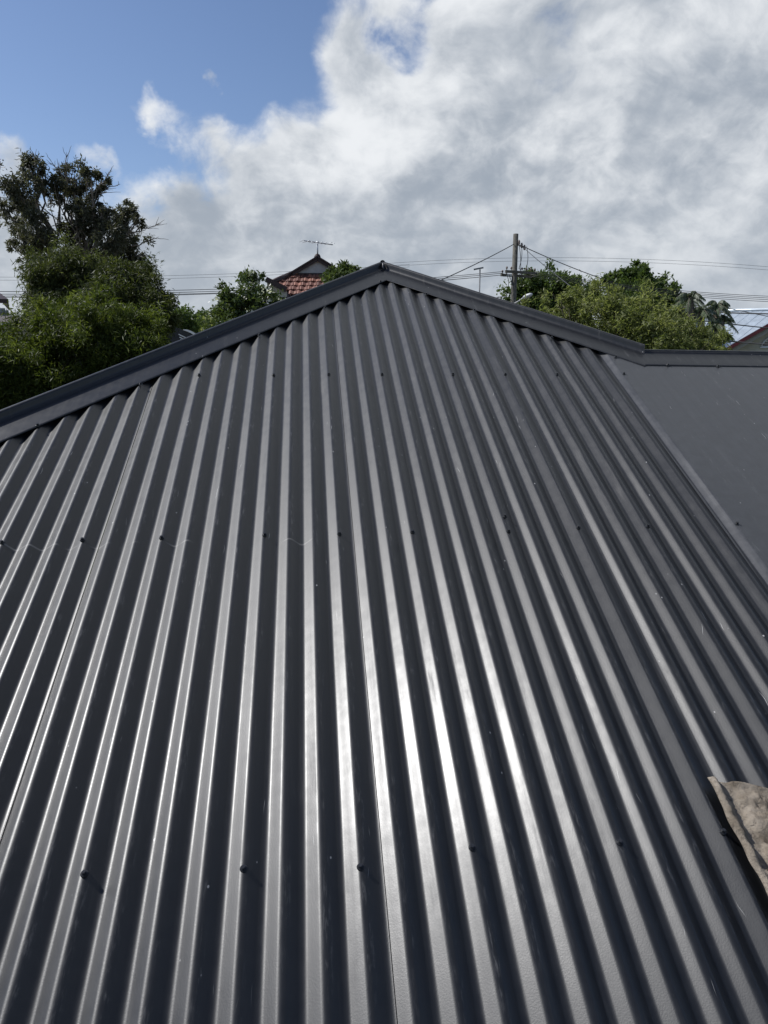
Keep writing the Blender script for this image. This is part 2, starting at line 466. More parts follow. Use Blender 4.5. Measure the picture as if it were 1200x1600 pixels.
# ---- capping
def cap_section(r, wing, up=.030):
    """(h, v): h>0 towards the near face, v above the hip line; slope handled outside via |h|"""
    near = [(wing-.005, .0030), (wing, .0022), (wing+.0015, .0040), (wing, .0066), (wing-.006, .0074), (wing*.6, .0078), (r+.012, .0084), (r+.007, .0094), (r+.003, .0125)]
    arc = [(r+.001, .016-.4*r), (r, up*.62)]
    for i in range(13):
        a = rad(180*i/12)
        arc.append((r*math.cos(a), up+r*.75*math.sin(a)))
    arc += [(-h, v) for h, v in reversed(arc[:2])]
    far = [(-h, v) for h, v in reversed(near)]
    return near, arc, far

def cap(name, p0, p1, hdir, fall, r, wing, up=.03, plane0=None, plane1=None, parent=house, seg=16):
    """sweep from p0 to p1 (3D points of the hip line); plane = (point, normal) that mitres the end"""
    p0, p1 = Vector(p0), Vector(p1); t = (p1-p0); L = t.length; t.normalize(); hdir = Vector(hdir).normalized()
    near, arc, far = cap_section(r, wing, up)
    sec = near+arc+far
    nb = len(near)
    vs = []; fs = []
    pts = []
    for i, (h, v) in enumerate(sec):
        lo = i < nb or i >= nb+len(arc)
        z = v - (fall*abs(h) if lo else fall*r*.9*0)
        pts.append(hdir*h + Vector((0, 0, z)))
    for off in pts:
        a, b = p0+off, p1+off
        if plane0: a = a + t*((Vector(plane0[0])-a).dot(Vector(plane0[1]))/t.dot(Vector(plane0[1])))
        if plane1: b = b + t*((Vector(plane1[0])-b).dot(Vector(plane1[1]))/t.dot(Vector(plane1[1])))
        for j in range(seg+1):
            q = j/seg; p = a.lerp(b, q)
            vs.append(p+Vector((0, 0, .0012*math.sin(q*9+1.3)*math.sin(q*math.pi))))
    n = seg+1
    for i in range(len(pts)-1):
        for j in range(seg): fs.append((i*n+j, i*n+j+1, (i+1)*n+j+1, (i+1)*n+j))
    o = link(name, mesh(name, vs, fs), M_ROOF, parent, True)
    return o

def P3(x, d, extra=0.): return Vector((x, d, zroof(d)+extra))
A3 = P3(*APEX); J3 = P3(*JOIN)
eL = Vector((-1, -HL, 0)).normalized(); hL = Vector((HL, -1, 0)).normalized()
eR = Vector((1, -HR, 0)).normalized(); hR = Vector((-HR, -1, 0)).normalized()
eJ = Vector((1, RSK, 0)).normalized(); hJ = Vector((RSK, -1, 0)).normalized()
fallL = -SL*hL.y; fallR = -SL*hR.y; fallJ = -SL*hJ.y
xl = XLE; pL = P3(xl, D_EAVE)
bA = Vector((1, 0, 0)); bJ = (eR+eJ).normalized()
capL = cap('hip_cap', A3, pL, hL, fallL, .013, .128, .032, plane0=(A3+Vector((.004, 0, 0)), bA))
capR = cap('hip_cap', A3, J3, hR, fallR, .013, .124, .032, plane0=(A3-Vector((.002, 0, 0)), bA), plane1=(J3+eR*.004, bJ))
E3 = P3(7.0, JOIN[1]+RSK*(7-JOIN[0]))
capJ = cap('ridge_cap', J3, E3, hJ, fallJ, .011, .118, .011, plane0=(J3-eJ*.004, bJ), seg=24)
capB = cap('ridge_cap', A3+Vector((0, -.012, .004)), A3+Vector((0, 5.0, .004)), Vector((1, 0, 0)), SLX, .013, .125, .032, seg=8)
capL['label'] = 'long folded steel hip cap running down to the left'
capR['label'] = 'folded steel hip cap running down to the right'
capJ['label'] = 'low level ridge cap beside the flat sheet'
# bead of sealant over the joint of hip cap and low ridge
def bead(name, pts, r, m, parent):
    b = MB(); b.tube(pts, r, 6); return b.build(name, m, parent, True)
M_SEAL = mat('sealant', (.30, .30, .30), .5, var=.3, vscale=60)
sealp = []
for i in range(9):
    h = .004+.10*i/8
    base = J3+hR*0+Vector((.010+.0022*math.sin(i*2.1), 0, 0))
    sealp.append(base+(hR+hJ).normalized()*h+Vector((0, 0, .0072-SL*h*.97)))
bead('sealant_bead', sealp[:6], .0017, M_SEAL, house)
# end fold where the hip caps meet
mb = MB()
for s_ in (0, 1):
    pass
mb.tube([A3+Vector((0, -.030, .034)), A3+Vector((.001, -.036, .018)), A3+Vector((0, -.046, .002)), A3+Vector((0, -.052, -.010))], [.0035, .006, .007, .003], 6)
mb.build('joint_fold', M_SCREW, house, True)

# ---- screws
def screw_mesh():
    bm = bmesh.new(); mat_ = Matrix
    bmesh.ops.create_cone(bm, cap_ends=True, segments=14, radius1=.0078, radius2=.0068, depth=.0024, matrix=Matrix.Translation((0, 0, .0014)))
    bmesh.ops.create_cone(bm, cap_ends=True, segments=14, radius1=.0058, radius2=.0054, depth=.0012, matrix=Matrix.Translation((0, 0, .0032)))
    r = bmesh.ops.create_cone(bm, cap_ends=True, segments=6, radius1=.0046, radius2=.0043, depth=.0052, matrix=Matrix.Translation((0, 0, .0062)))
    bmesh.ops.create_cone(bm, cap_ends=True, segments=10, radius1=.0026, radius2=.0030, depth=.0008, matrix=Matrix.Translation((0, 0, .0090)))
    me = bpy.data.meshes.new('screw'); bm.to_mesh(me); bm.free(); me.materials.append(M_SCREW)
    return me
SCREW = screw_mesh()
def screw(p, n, parent):
    o = bpy.data.objects.new('screw', SCREW); COL.objects.link(o)
    n = (Vector(n).normalized()+Vector((rnd.uniform(-.07, .07), rnd.uniform(-.07, .07), 0))).normalized()
    q = n.to_track_quat('Z', 'Y') @ Matrix.Rotation(rnd.uniform(0, 6), 3, 'Z').to_quaternion()
    o.rotation_mode = 'QUATERNION'; o.rotation_quaternion = q; o.location = p
    o.parent = parent
    return o
KS = (-16, -12, -9, -6, -2, 1, 4, 8, 11, 14, 18)
JIT = {(3, 1): (-.012, 0), (2, 8): (0, 0), (3, 4): (.010, 0), (3, -6): (.003, 0)}
for row, d0 in ((1, 3.1254), (2, 2.177), (3, 1.2674), (4, .40)):
    for k in KS:
        jx = rnd.uniform(-.002, .002); jd = rnd.uniform(-.005, .005)+JIT.get((row, k), (0, 0))[0]
        x = X0+k*PITCH+jx; d = d0+jd
        if d > top_d(x)-.16: continue
        screw(P3(x, d)+NR*.001, NR, flat if k == 18 else sheets[('k', k)])
screw(P3(X0+8*PITCH+.004, 2.24)+NR*.001, NR, sheets[('k', 8)])
def hit(px, py, off):
    v = ray(px, py); c = -.6226-2*SL+off
    t = c/(v.z-SL*v.y); return Vector((v.x*t, v.y*t, EYE+v.z*t))
for px, py, c in ((59, 665, capL), (220, 600.5, capL), (405, 524, capL), (508, 481, capL), (594.5, 440.5, capL), (666, 460, capR), (741, 485, capR), (862, 528, capR),
                  (962, 558, capR), (1043, 570.5, capJ), (1122, 572.5, capJ)):
    p = hit(px, py, .006); screw(p, NR, c)
for x in (2.35, 2.75, 3.2): screw(P3(x, JOIN[1]+RSK*(x-JOIN[0])-.105, .005), NR, capJ)

# ---- body of the house
zE = zroof(D_EAVE)-.03
wb = MB()
wb.box(((XLE+.5+6.6)/2, (D_EAVE+.5+5.6)/2, zE/2-.15), (6.6-XLE-.5, 5.6-D_EAVE-.5, zE-.3))
wb.build('wall', M_BRICK, house)
fb = MB(); fb.box((1.6, D_EAVE+.03, zE-.10), (7-XLE-1.6, .03, .18)); fb.build('fascia', M_SCREW, house)
gb = MB()
gx0, gx1 = XLE, 7.0
prof = [(-.005, .06), (0, -.06), (-.11, -.06), (-.12, .05), (-.125, .05), (-.117, -.067), (.006, -.067), (.001, .06)]
n = len(prof)
gb.add([(x, D_EAVE+.01+a, zE-.06+b_) for x in (gx0, gx1) for a, b_ in prof], [(i, (i+1) % n, n+(i+1) % n, n+i) for i in range(n)])
gb.build('gutter', M_ROOF, house)

# ------------------------------------------------------------------ rag on the roof
def build_rag():
    m = bpy.data.materials.new('dusty_cloth'); m.use_nodes = True
    t = NT(m.node_tree); b = m.node_tree.nodes['Principled BSDF']
    P = t.new('ShaderNodeTexCoord').outputs['Object']
    c = t.mix(t.smooth(t.noise(P, 14, 6, .65), .35, .68), (.170, .140, .105), (.345, .297, .240))
    c = t.mix(t.smooth(t.noise(P, 60, 5, .7), .52, .74), c, (.085, .066, .050))
    t.put(b.inputs['Base Color'], c); b.inputs['Roughness'].default_value = .9; b.inputs['Specular IOR Level'].default_value = .2
    bn = t.new('ShaderNodeBump'); bn.inputs['Strength'].default_value = .9; bn.inputs['Distance'].default_value = .007
    t.put(bn.inputs['Height'], t.math('ADD', t.noise(P, 75, 6, .7, 1.5), t.math('MULTIPLY', t.noise(P, 900, 2), .3))); t.l.new(bn.outputs[0], b.inputs['Normal'])
    T = hit(1105, 1200, .03); Bq = hit(1213, 1412, .03); C = hit(1237, 1222, .03)
    # grid: u along the left edge (T->B), w away from it to the right
    eu = (Bq-T)*1.15; ew = (C-T)*1.75
    nu, nw = 90, 80
    from mathutils import noise as mn
    vs = []; fs = []
    for i in range(nu+1):
        for j in range(nw+1):
            u, w = i/nu, j/nw
            wob = .010*mn.noise(Vector((u*5, 3.1, 0)))*(1-w)
            p = T + eu*u + ew*w*(1-.15*u) + ew.normalized()*wob
            p += eu.normalized()*(.012*mn.noise(Vector((w*4, 9.1, 0)))*(1-u) + .05*w*w)
            s = w*ew.length
            rim = .016*math.exp(-((s-.012)/.011)**2)*(.75+.5*mn.noise(Vector((u*9, 1, 4))))
            crease = -.012*math.exp(-((s-.036-.012*u)/.010)**2)
            body = .020*(1-math.exp(-max(0, s-.045)/.03))*(.8+.6*mn.noise(Vector((u*3+4, w*3, 2))))
            topfold = -.010*math.exp(-((u*eu.length-.018)/.012)**2)*min(1, s/.03)
            cr = .012*mn.fractal(Vector((u*9, w*9, 5)), .8, 2.1, 6) - .006*abs(mn.noise(Vector((u*20+w*9, w*17-u*5, 3)))) + .003*abs(mn.noise(Vector((u*44-w*12, w*36, 8))))
            edge = min(1, s/.03)*min(1, u*eu.length/.03)
            h = .008+rim+crease+body+topfold+cr*edge
            d = p.y; x = p.x
            base = zroof(p.y)
            vs.append(Vector((x, d, base)) + NR*max(.002, h))
    n = nw+1
    for i in range(nu):
        for j in range(nw): fs.append((i*n+j, i*n+j+1, (i+1)*n+j+1, (i+1)*n+j))
    o = link('rag', mesh('rag', vs, fs), m, None, True)
    tag(o, 'crumpled dusty beige rag lying on the corrugated roof', 'rag')
    so_ = o.modifiers.new('thickness', 'SOLIDIFY'); so_.thickness = .003; so_.offset = 1
build_rag()

# ------------------------------------------------------------------ vegetation
def leaves_mesh(name, C, N_, length, width, droop, seed, tintbase, tintvar, bend=.2):
    """C: (n,3) leaf positions; N_: preferred outward directions; makes kinked diamond leaves"""
    g = np.random.default_rng(seed); n = len(C)
    d = g.normal(size=(n, 3)); d /= np.linalg.norm(d, axis=1, keepdims=True)
    d = d + N_*.5; d[:, 2] -= droop; d /= np.linalg.norm(d, axis=1, keepdims=True)
    s = np.cross(d, g.normal(size=(n, 3))); s /= np.linalg.norm(s, axis=1, keepdims=True)
    up = np.cross(s, d)
    L = (length*g.uniform(.6, 1.3, n))[:, None]; W = (width*g.uniform(.6, 1.3, n))[:, None]
    a = C; m1 = C+d*L*.5+s*W*.5+up*L*bend*.3; m2 = C+d*L*.5-s*W*.5+up*L*bend*.3; e = C+d*L-up*L*bend*.2
    V = np.stack([a, m1, e, m2], 1).reshape(-1, 3)
    me = bpy.data.meshes.new(name)
    me.vertices.add(4*n); me.vertices.foreach_set('co', V.astype(np.float32).ravel())
    me.loops.add(4*n); me.loops.foreach_set('vertex_index', np.arange(4*n, dtype=np.int32))
    me.polygons.add(n); me.polygons.foreach_set('loop_start', np.arange(0, 4*n, 4, dtype=np.int32))
    me.update(calc_edges=True)
    t = np.clip(tintbase+g.normal(size=n)*tintvar, 0, 1)
    at_ = me.attributes.new('tint', 'FLOAT', 'POINT'); at_.data.foreach_set('value', np.repeat(t, 4).astype(np.float32))
    return me

def clump_points(clumps, per, seed, fill=.35, lump=.28, tuft=70, stray=.14):
    """clumps: list of (center, (rx,ry,rz)); leaves sit on twig tufts near the clump's surface"""
    g = np.random.default_rng(seed); C = []; Nn = []; T = []
    tot = sum(r[0]*r[2] for _, r in clumps)
    for c, r in clumps:
        n = max(60, int(per*r[0]*r[2]/tot)); nt = max(8, n//tuft)
        u = g.normal(size=(nt, 3)); u /= np.linalg.norm(u, axis=1, keepdims=True)
        rad_ = (g.uniform(fill, 1., nt)**.6)[:, None]
        rad_ = np.where(g.random((nt, 1)) < stray, g.uniform(1.1, 1.5, (nt, 1)), rad_)
        tc = np.array(c)+u*rad_*np.array(r)*(1+.16*g.normal(size=(nt, 1)))
        idx = g.integers(0, nt, n)
        off = g.normal(size=(n, 3))*np.array(r)*lump*g.uniform(.4, 1.2, (nt, 1))[idx]
        C.append(tc[idx]+off); Nn.append(u[idx]); T.append(g.normal(size=nt)[idx])
    return np.concatenate(C), np.concatenate(Nn), np.concatenate(T)

def limb(b, a, e, r0, r1, g, n=6, wig=.06):
    a, e = Vector(a), Vector(e); L = (e-a).length
    pts = []; rs = []
    for i in range(n+1):
        q = i/n; p = a.lerp(e, q)+Vector((g.gauss(0, 1), g.gauss(0, 1), g.gauss(0, .5)))*(wig*L*math.sin(q*math.pi)*.5)
        pts.append(p); rs.append(r0+(r1-r0)*q)
    b.tube(pts, rs, 7); return pts

def tree(name, label, cat, base, fork, clumps, nleaf, leaf, mats, seed, droop=.3, fill=.35, lump=.28, trunk_r=.15, twigs=(), tint=.5, tvar=.2, group=None, extra_twigs=0, tuft=70, stray=.14):
    base = Vector(base); g = random.Random(seed)
    root = empty(name, base, label, cat, group)
    b = MB(); fork = Vector(fork)
    limb(b, base-Vector((0, 0, .2)), fork, trunk_r, trunk_r*.72, g, 7, .04)
    for c, r in clumps:
        c = Vector(c)
        s = base.lerp(fork, g.uniform(.75, 1.))
        pts = limb(b, s, c, trunk_r*.42, trunk_r*.10, g, 7, .12)
        for _ in range(4+extra_twigs):
            q = pts[g.randint(3, 6)]
            e = c+Vector((g.uniform(-1, 1)*r[0], g.uniform(-1, 1)*r[1], g.uniform(-.6, 1)*r[2]))*.85
            limb(b, q, e, trunk_r*.12, trunk_r*.03, g, 4, .12)
    for (s, e) in twigs:
        pts = limb(b, s, e, trunk_r*.14, trunk_r*.03, g, 6, .10)
        for _ in range(9):
            q = pts[g.randint(2, 6)]; dr = (Vector(e)-Vector(s))
            limb(b, q, q+dr*g.uniform(.18, .42)+Vector((g.uniform(-1, 1), g.uniform(-1, 1), g.uniform(-.8, 1)))*dr.length*.22, trunk_r*.05, trunk_r*.02, g, 4, .1)
    b.build('trunk', mats[1], root, True)
    C, Nn, T = clump_points(clumps, nleaf, seed, fill, lump, tuft, stray)
    me = leaves_mesh('crown', C, Nn, leaf[0], leaf[1], droop, seed+1, tint+T*tvar*.6, tvar)
    o = link('crown', me, mats[0], root)
    return root

def px_clumps(lst, dist, depth, seed, zs=1.):
    """clump list given as (px, py, radius px [, radius_y px]) at a range; depth spread in metres"""
    g = random.Random(seed); out = []
    for q in lst:
        x, y, r = q[:3]; ry = q[3] if len(q) > 3 else r
        dd = dist+g.uniform(-1, 1)*depth
        c = at(x, y, dd); s = dd/FPX
        out.append((tuple(c), (r*s, r*s*1.1, ry*s*zs)))
    return out

LM_EUC = leaf_mat('eucalyptus_leaf', (.040, .042, .027), (.074, .077, .050), (.145, .145, .105), .3)
LM_PEP = leaf_mat('feathery_leaf', (.030, .046, .009), (.070, .094, .015), (.138, .162, .033), .40)
LM_PEP2 = leaf_mat('weeping_leaf', (.026, .036, .010), (.058, .072, .020), (.135, .150, .055), .36)
LM_DARK = leaf_mat('glossy_leaf', (.030, .050, .013), (.064, .098, .026), (.120, .160, .048), .34, .4)
LM_OLIVE = leaf_mat('olive_leaf', (.085, .108, .032), (.165, .190, .066), (.280, .290, .140), .5)
LM_SHRUB = leaf_mat('shrub_leaf', (.028, .045, .014), (.060, .085, .026), (.110, .145, .048), .3, .35)
LM_GREY = leaf_mat('grey_green_leaf', (.06, .085, .045), (.13, .165, .10), (.27, .29, .22), .4, .4)
LM_PETAL = leaf_mat('white_petal', (.55, .55, .50), (.68, .68, .64), (.80, .80, .78), .2)

# eucalyptus behind the left-hand garden
EC = [(18, 290, 26), (45, 266, 24), (62, 285, 16), (8, 318, 20), (36, 318, 20), (48, 345, 24), (62, 372, 24), (28, 366, 18), (70, 402, 24), (38, 395, 12), (20, 385, 10),
      (88, 285, 14), (102, 268, 15), (120, 280, 20), (98, 305, 20), (142, 275, 18), (158, 290, 12), (125, 305, 18), (150, 312, 12),
      (205, 328, 18), (190, 340, 18), (216, 342, 12), (172, 340, 18), (112, 352, 26), (140, 355, 28), (170, 372, 28), (200, 375, 28),
      (110, 385, 22), (140, 400, 28), (175, 408, 28), (205, 408, 24), (222, 405, 12), (228, 430, 9), (150, 432, 22), (195, 435, 22), (120, 425, 20), (85, 425, 20), (128, 325, 16), (160, 330, 14)]
eb = at(130, 557, 40); eb.z = 0
ef = at(120, 455, 40)
tw = [(at(205, 365, 40), at(243, 352, 40)), (at(205, 385, 40), at(246, 372, 40.5)), (at(150, 305, 40), at(186, 288, 40)), (at(150, 300, 40), at(172, 268, 40)), (at(60, 275, 40), at(54, 243, 40)), (at(100, 280, 40), at(80, 252, 40)),
      (at(105, 300, 40), at(104, 246, 40)), (at(215, 400, 40), at(238, 402, 40))]
tree('eucalyptus_tree', 'tall dark eucalyptus with open clumped crown behind the green garden trees', 'tree', eb, ef,
     px_clumps([(x, y, r*.80) for x, y, r in EC], 40, 1.6, 3), 38000, (.22, .062), (LM_EUC, M_BARK), 21, droop=.55, fill=.2, lump=.20, tuft=80, stray=.16, trunk_r=.30, twigs=tw, tint=.42, tvar=.2, extra_twigs=0)

# feathery garden trees on the left
U1 = [(70, 440, 30), (105, 430, 34), (140, 440, 32), (68, 462, 18), (95, 475, 38), (135, 480, 36), (80, 500, 30), (120, 510, 40), (55, 452, 8)]
b0 = at(100, 600, 18); b0.z = 0
tree('feathery_tree', 'feathery green tree with pale drooping tips below the eucalyptus, left of its twin', 'tree', b0, at(100, 560, 18),
     px_clumps(U1, 18, .7, 5), 60000, (.13, .020), (LM_PEP2, M_BARKD), 33, droop=.8, fill=.3, lump=.21, tuft=130, stray=.22, trunk_r=.12, tint=.45, tvar=.22)
U2 = [(180, 435, 26), (200, 450, 32), (225, 470, 30), (170, 470, 30), (240, 490, 26), (205, 495, 38), (250, 475, 14), (262, 468, 9), (175, 505, 34), (230, 520, 34), (250, 508, 18)]
b0 = at(205, 600, 17); b0.z = 0
tree('feathery_tree', 'feathery green tree below the eucalyptus, nearest the far dark roof', 'tree', b0, at(205, 560, 17),
     px_clumps(U2, 17, .7, 6), 60000, (.13, .022), (LM_PEP2, M_BARKD), 37, droop=.6, fill=.3, lump=.21, tuft=130, stray=.22, trunk_r=.12, tint=.35, tvar=.22)
L1 = [(58, 542, 24), (84, 514, 30), (115, 500, 34), (150, 505, 32), (190, 515, 36), (225, 525, 30), (20, 560, 42), (70, 555, 48), (130, 548, 50), (180, 555, 44), (225, 555, 30), (10, 605, 46),
      (60, 600, 48), (115, 590, 46), (165, 585, 40), (-40, 560, 40), (-40, 600, 50), (30, 640, 50), (90, 630, 46), (-10, 545, 30), (210, 575, 26), (235, 542, 22), (246, 548, 18), (150, 620, 40), (-20, 660, 60), (60, 670, 50)]
b0 = at(90, 720, 12); b0.z = 0
tree('feathery_bush', 'big bright green feathery bush against the left hip of the roof', 'bush', b0, at(90, 690, 12),
     px_clumps(L1, 12, .6, 7), 150000, (.085, .015), (LM_PEP, M_BARKD), 41, droop=.45, fill=.25, lump=.20, tuft=170, stray=.2, trunk_r=.12, tint=.5, tvar=.24)

# flowering shrub beside the tiled house
F1 = [(370, 460, 20), (395, 452, 20), (413, 462, 14), (362, 480, 18), (390, 480, 26), (420, 484, 18), (442, 492, 15), (458, 496, 14), (350, 490, 16), (375, 505, 28), (430, 500, 26), (405, 515, 30), (350, 520, 24), (398, 436, 9)]
b0 = at(400, 620, 13); b0.z = 0
sh = tree('flowering_shrub', 'leafy shrub dotted with white flowers in front of the tiled house', 'shrub', b0, at(400, 540, 13),
     px_clumps(F1, 13, .5, 8), 15000, (.075, .034), (LM_SHRUB, M_BARKD), 45, droop=.1, fill=.35, lump=.24, trunk_r=.07, tint=.5, tvar=.22)
C, Nn, T = clump_points(px_clumps(F1, 13, .5, 8), 420, 77, .85, .22)
link('flower', leaves_mesh('flower', C, Nn, .05, .045, 0., 5, .5, .2), LM_PETAL, sh)['kind'] = 'stuff'
F2 = [(522, 432, 10), (536, 426, 11), (526, 442, 14), (548, 424, 8), (540, 445, 16), (528, 465, 18)]
b0 = at(525, 620, 17); b0.z = 0
tree('green_shrub', 'small green shrub between the tiled gable and the hip apex', 'shrub', b0, at(525, 520, 17),
     px_clumps(F2, 17, .4, 9), 7000, (.095, .042), (LM_SHRUB, M_BARKD), 49, droop=.0, fill=.35, lump=.24, trunk_r=.07, tint=.6, tvar=.2)

# right-hand trees
R1 = [(812, 462, 22), (835, 445, 18), (858, 440, 16), (880, 448, 18), (905, 452, 14), (830, 470, 24), (865, 465, 26), (900, 470, 20), (850, 490, 30), (895, 495, 28), (808, 480, 16), (888, 436, 7), (842, 433, 7), (915, 462, 8)]
b0 = at(855, 600, 46); b0.z = 0
tree('round_tree', 'dark green rounded tree behind the street lamp and pole', 'tree', b0, at(855, 520, 46),
     px_clumps(R1, 46, 1.0, 10), 24000, (.22, .11), (LM_DARK, M_BARKD), 53, droop=.1, fill=.5, lump=.24, trunk_r=.25, tint=.5, tvar=.2)
R2 = [(952, 440, 12), (975, 440, 16), (1000, 438, 16), (985, 430, 9), (1022, 448, 16), (1040, 462, 15), (1000, 462, 24), (1030, 478, 20), (975, 462, 20), (1052, 460, 8), (1008, 427, 6), (1050, 485, 14), (1000, 490, 30)]
b0 = at(1000, 600, 40); b0.z = 0
tree('round_tree', 'dark green tree with ragged top rising behind the olive willowy bush', 'tree', b0, at(1000, 520, 40),
     px_clumps(R2, 40, 1.0, 11), 24000, (.20, .10), (LM_DARK, M_BARKD), 57, droop=.1, fill=.45, lump=.24, trunk_r=.22, tint=.5, tvar=.2)
R3 = [(880, 478, 22), (905, 472, 22), (935, 468, 22), (960, 465, 16), (860, 490, 20), (895, 500, 32), (935, 500, 36), (975, 488, 30), (1010, 490, 28), (1045, 512, 26), (1072, 524, 24), (1100, 535, 20), (1000, 520, 36),
      (960, 530, 36), (1040, 535, 34), (1085, 545, 30), (1115, 545, 16), (920, 530, 34), (1000, 560, 40), (1060, 570, 40), (940, 560, 40)]
b0 = at(990, 680, 15); b0.z = 0
tree('willowy_bush', 'wide olive green willowy bush rising over the low ridge', 'bush', b0, at(990, 610, 15),
     px_clumps(R3, 15, .7, 12), 50000, (.095, .021), (LM_OLIVE, M_BARKD), 61, droop=.4, fill=.3, lump=.20, tuft=110, stray=.2, trunk_r=.11, tint=.5, tvar=.24)

def palm(name, label, base, heads, seed):
    g = random.Random(seed); base = Vector(base)
    root = empty(name, base, label, 'palm')
    b = MB(); leafC = []
    V = []; F = []; TT = []
    for c, L in heads:
        c = Vector(c)
        pts = limb(b, base, c, .16, .10, g, 8, .03)
        for i in range(26):
            a = g.uniform(0, 2*math.pi); el = g.uniform(-.2, 1.25); l = L*g.uniform(.7, 1.15)
            d = Vector((math.cos(a)*math.cos(el), math.sin(a)*math.cos(el), math.sin(el)))
            rib = []
            for k in range(9):
                q = k/8; rib.append(c+d*l*q+Vector((0, 0, -1))*(l*.75*q*q))
            b.tube(rib, [.014*(1-.8*k/8) for k in range(9)], 4)
            for k in range(1, 8):
                for m_ in range(4):
                    q = rib[k].lerp(rib[k+1] if k < 8 else rib[k], m_/4)
                    t = (rib[min(k+1, 8)]-rib[k-1]).normalized(); s = t.cross(Vector((0, 0, 1)))
                    if s.length < .05: s = Vector((1, 0, 0))
                    s.normalize()
                    for sg in (-1, 1):
                        ll = .36*l*math.sin(.35+2.4*k/8)*g.uniform(.8, 1.15)
                        e = q+(s*sg*.6+t*.45+Vector((0, 0, -.75)))*ll*.8; w = t*.013
                        mid = q.lerp(e, .5)+Vector((0, 0, .04))
                        n0 = len(V); V.extend([q, mid+w, e, mid-w]); F.append((n0, n0+1, n0+2, n0+3)); TT.extend([min(1, max(0, g.gauss(.5, .25)))]*4)
    b.build('trunk', M_BARK, root, True)
    me = mesh('frond', V, F); a_ = me.attributes.new('tint', 'FLOAT', 'POINT'); a_.data.foreach_set('value', TT)
    link('frond', me, LM_GREY, root)
b0 = at(1105, 620, 24); b0.z = 0
palm('palm_tree', 'grey green palm with drooping fronds left of the cream gable', b0, [(at(1078, 465, 24), .55), (at(1120, 478, 24.3), .55), (at(1118, 515, 23.7), .50), (at(1068, 485, 24.4), .45), (at(1095, 488, 24), .55), (at(1128, 500, 24.2), .45)], 65)

# far tree line on the left
for i, (x, y, r, dist, lab) in enumerate(((292, 500, 15, 75, 'far dark tree at the left end of the distant tree line'), (312, 503, 12, 82, 'far brownish tree in the middle of the distant tree line'),
                                   (335, 512, 13, 70, 'far olive tree at the right end of the distant tree line, beside the flowering shrub'), (275, 500, 13, 68, 'far dark tree half hidden behind the feathery tree'))):
    b0 = at(x, 557, dist); b0.z = 0
    cl = px_clumps([(x, y, r), (x-r*.7, y+8, r*.8), (x+r*.7, y+8, r*.8), (x, y+18, r*1.2), (x-r*.3, y-r*.4, r*.5)], dist, 1., 80+i)
    tree('far_tree', lab, 'tree', b0, at(x, y+20, dist), cl, 5000, (.34, .2), (LM_OLIVE if i == 2 else LM_DARK, M_BARKD), 90+i, fill=.5, trunk_r=.25, tint=.55, tvar=.22, group='far tree line')

# ------------------------------------------------------------------ buildings behind
def face_frame(center):
    """local axes for a building that faces the camera: r to the right, f away from the camera"""
    f = Vector((center.x, center.y, 0)).normalized(); r = Vector((f.y, -f.x, 0)); return r, f

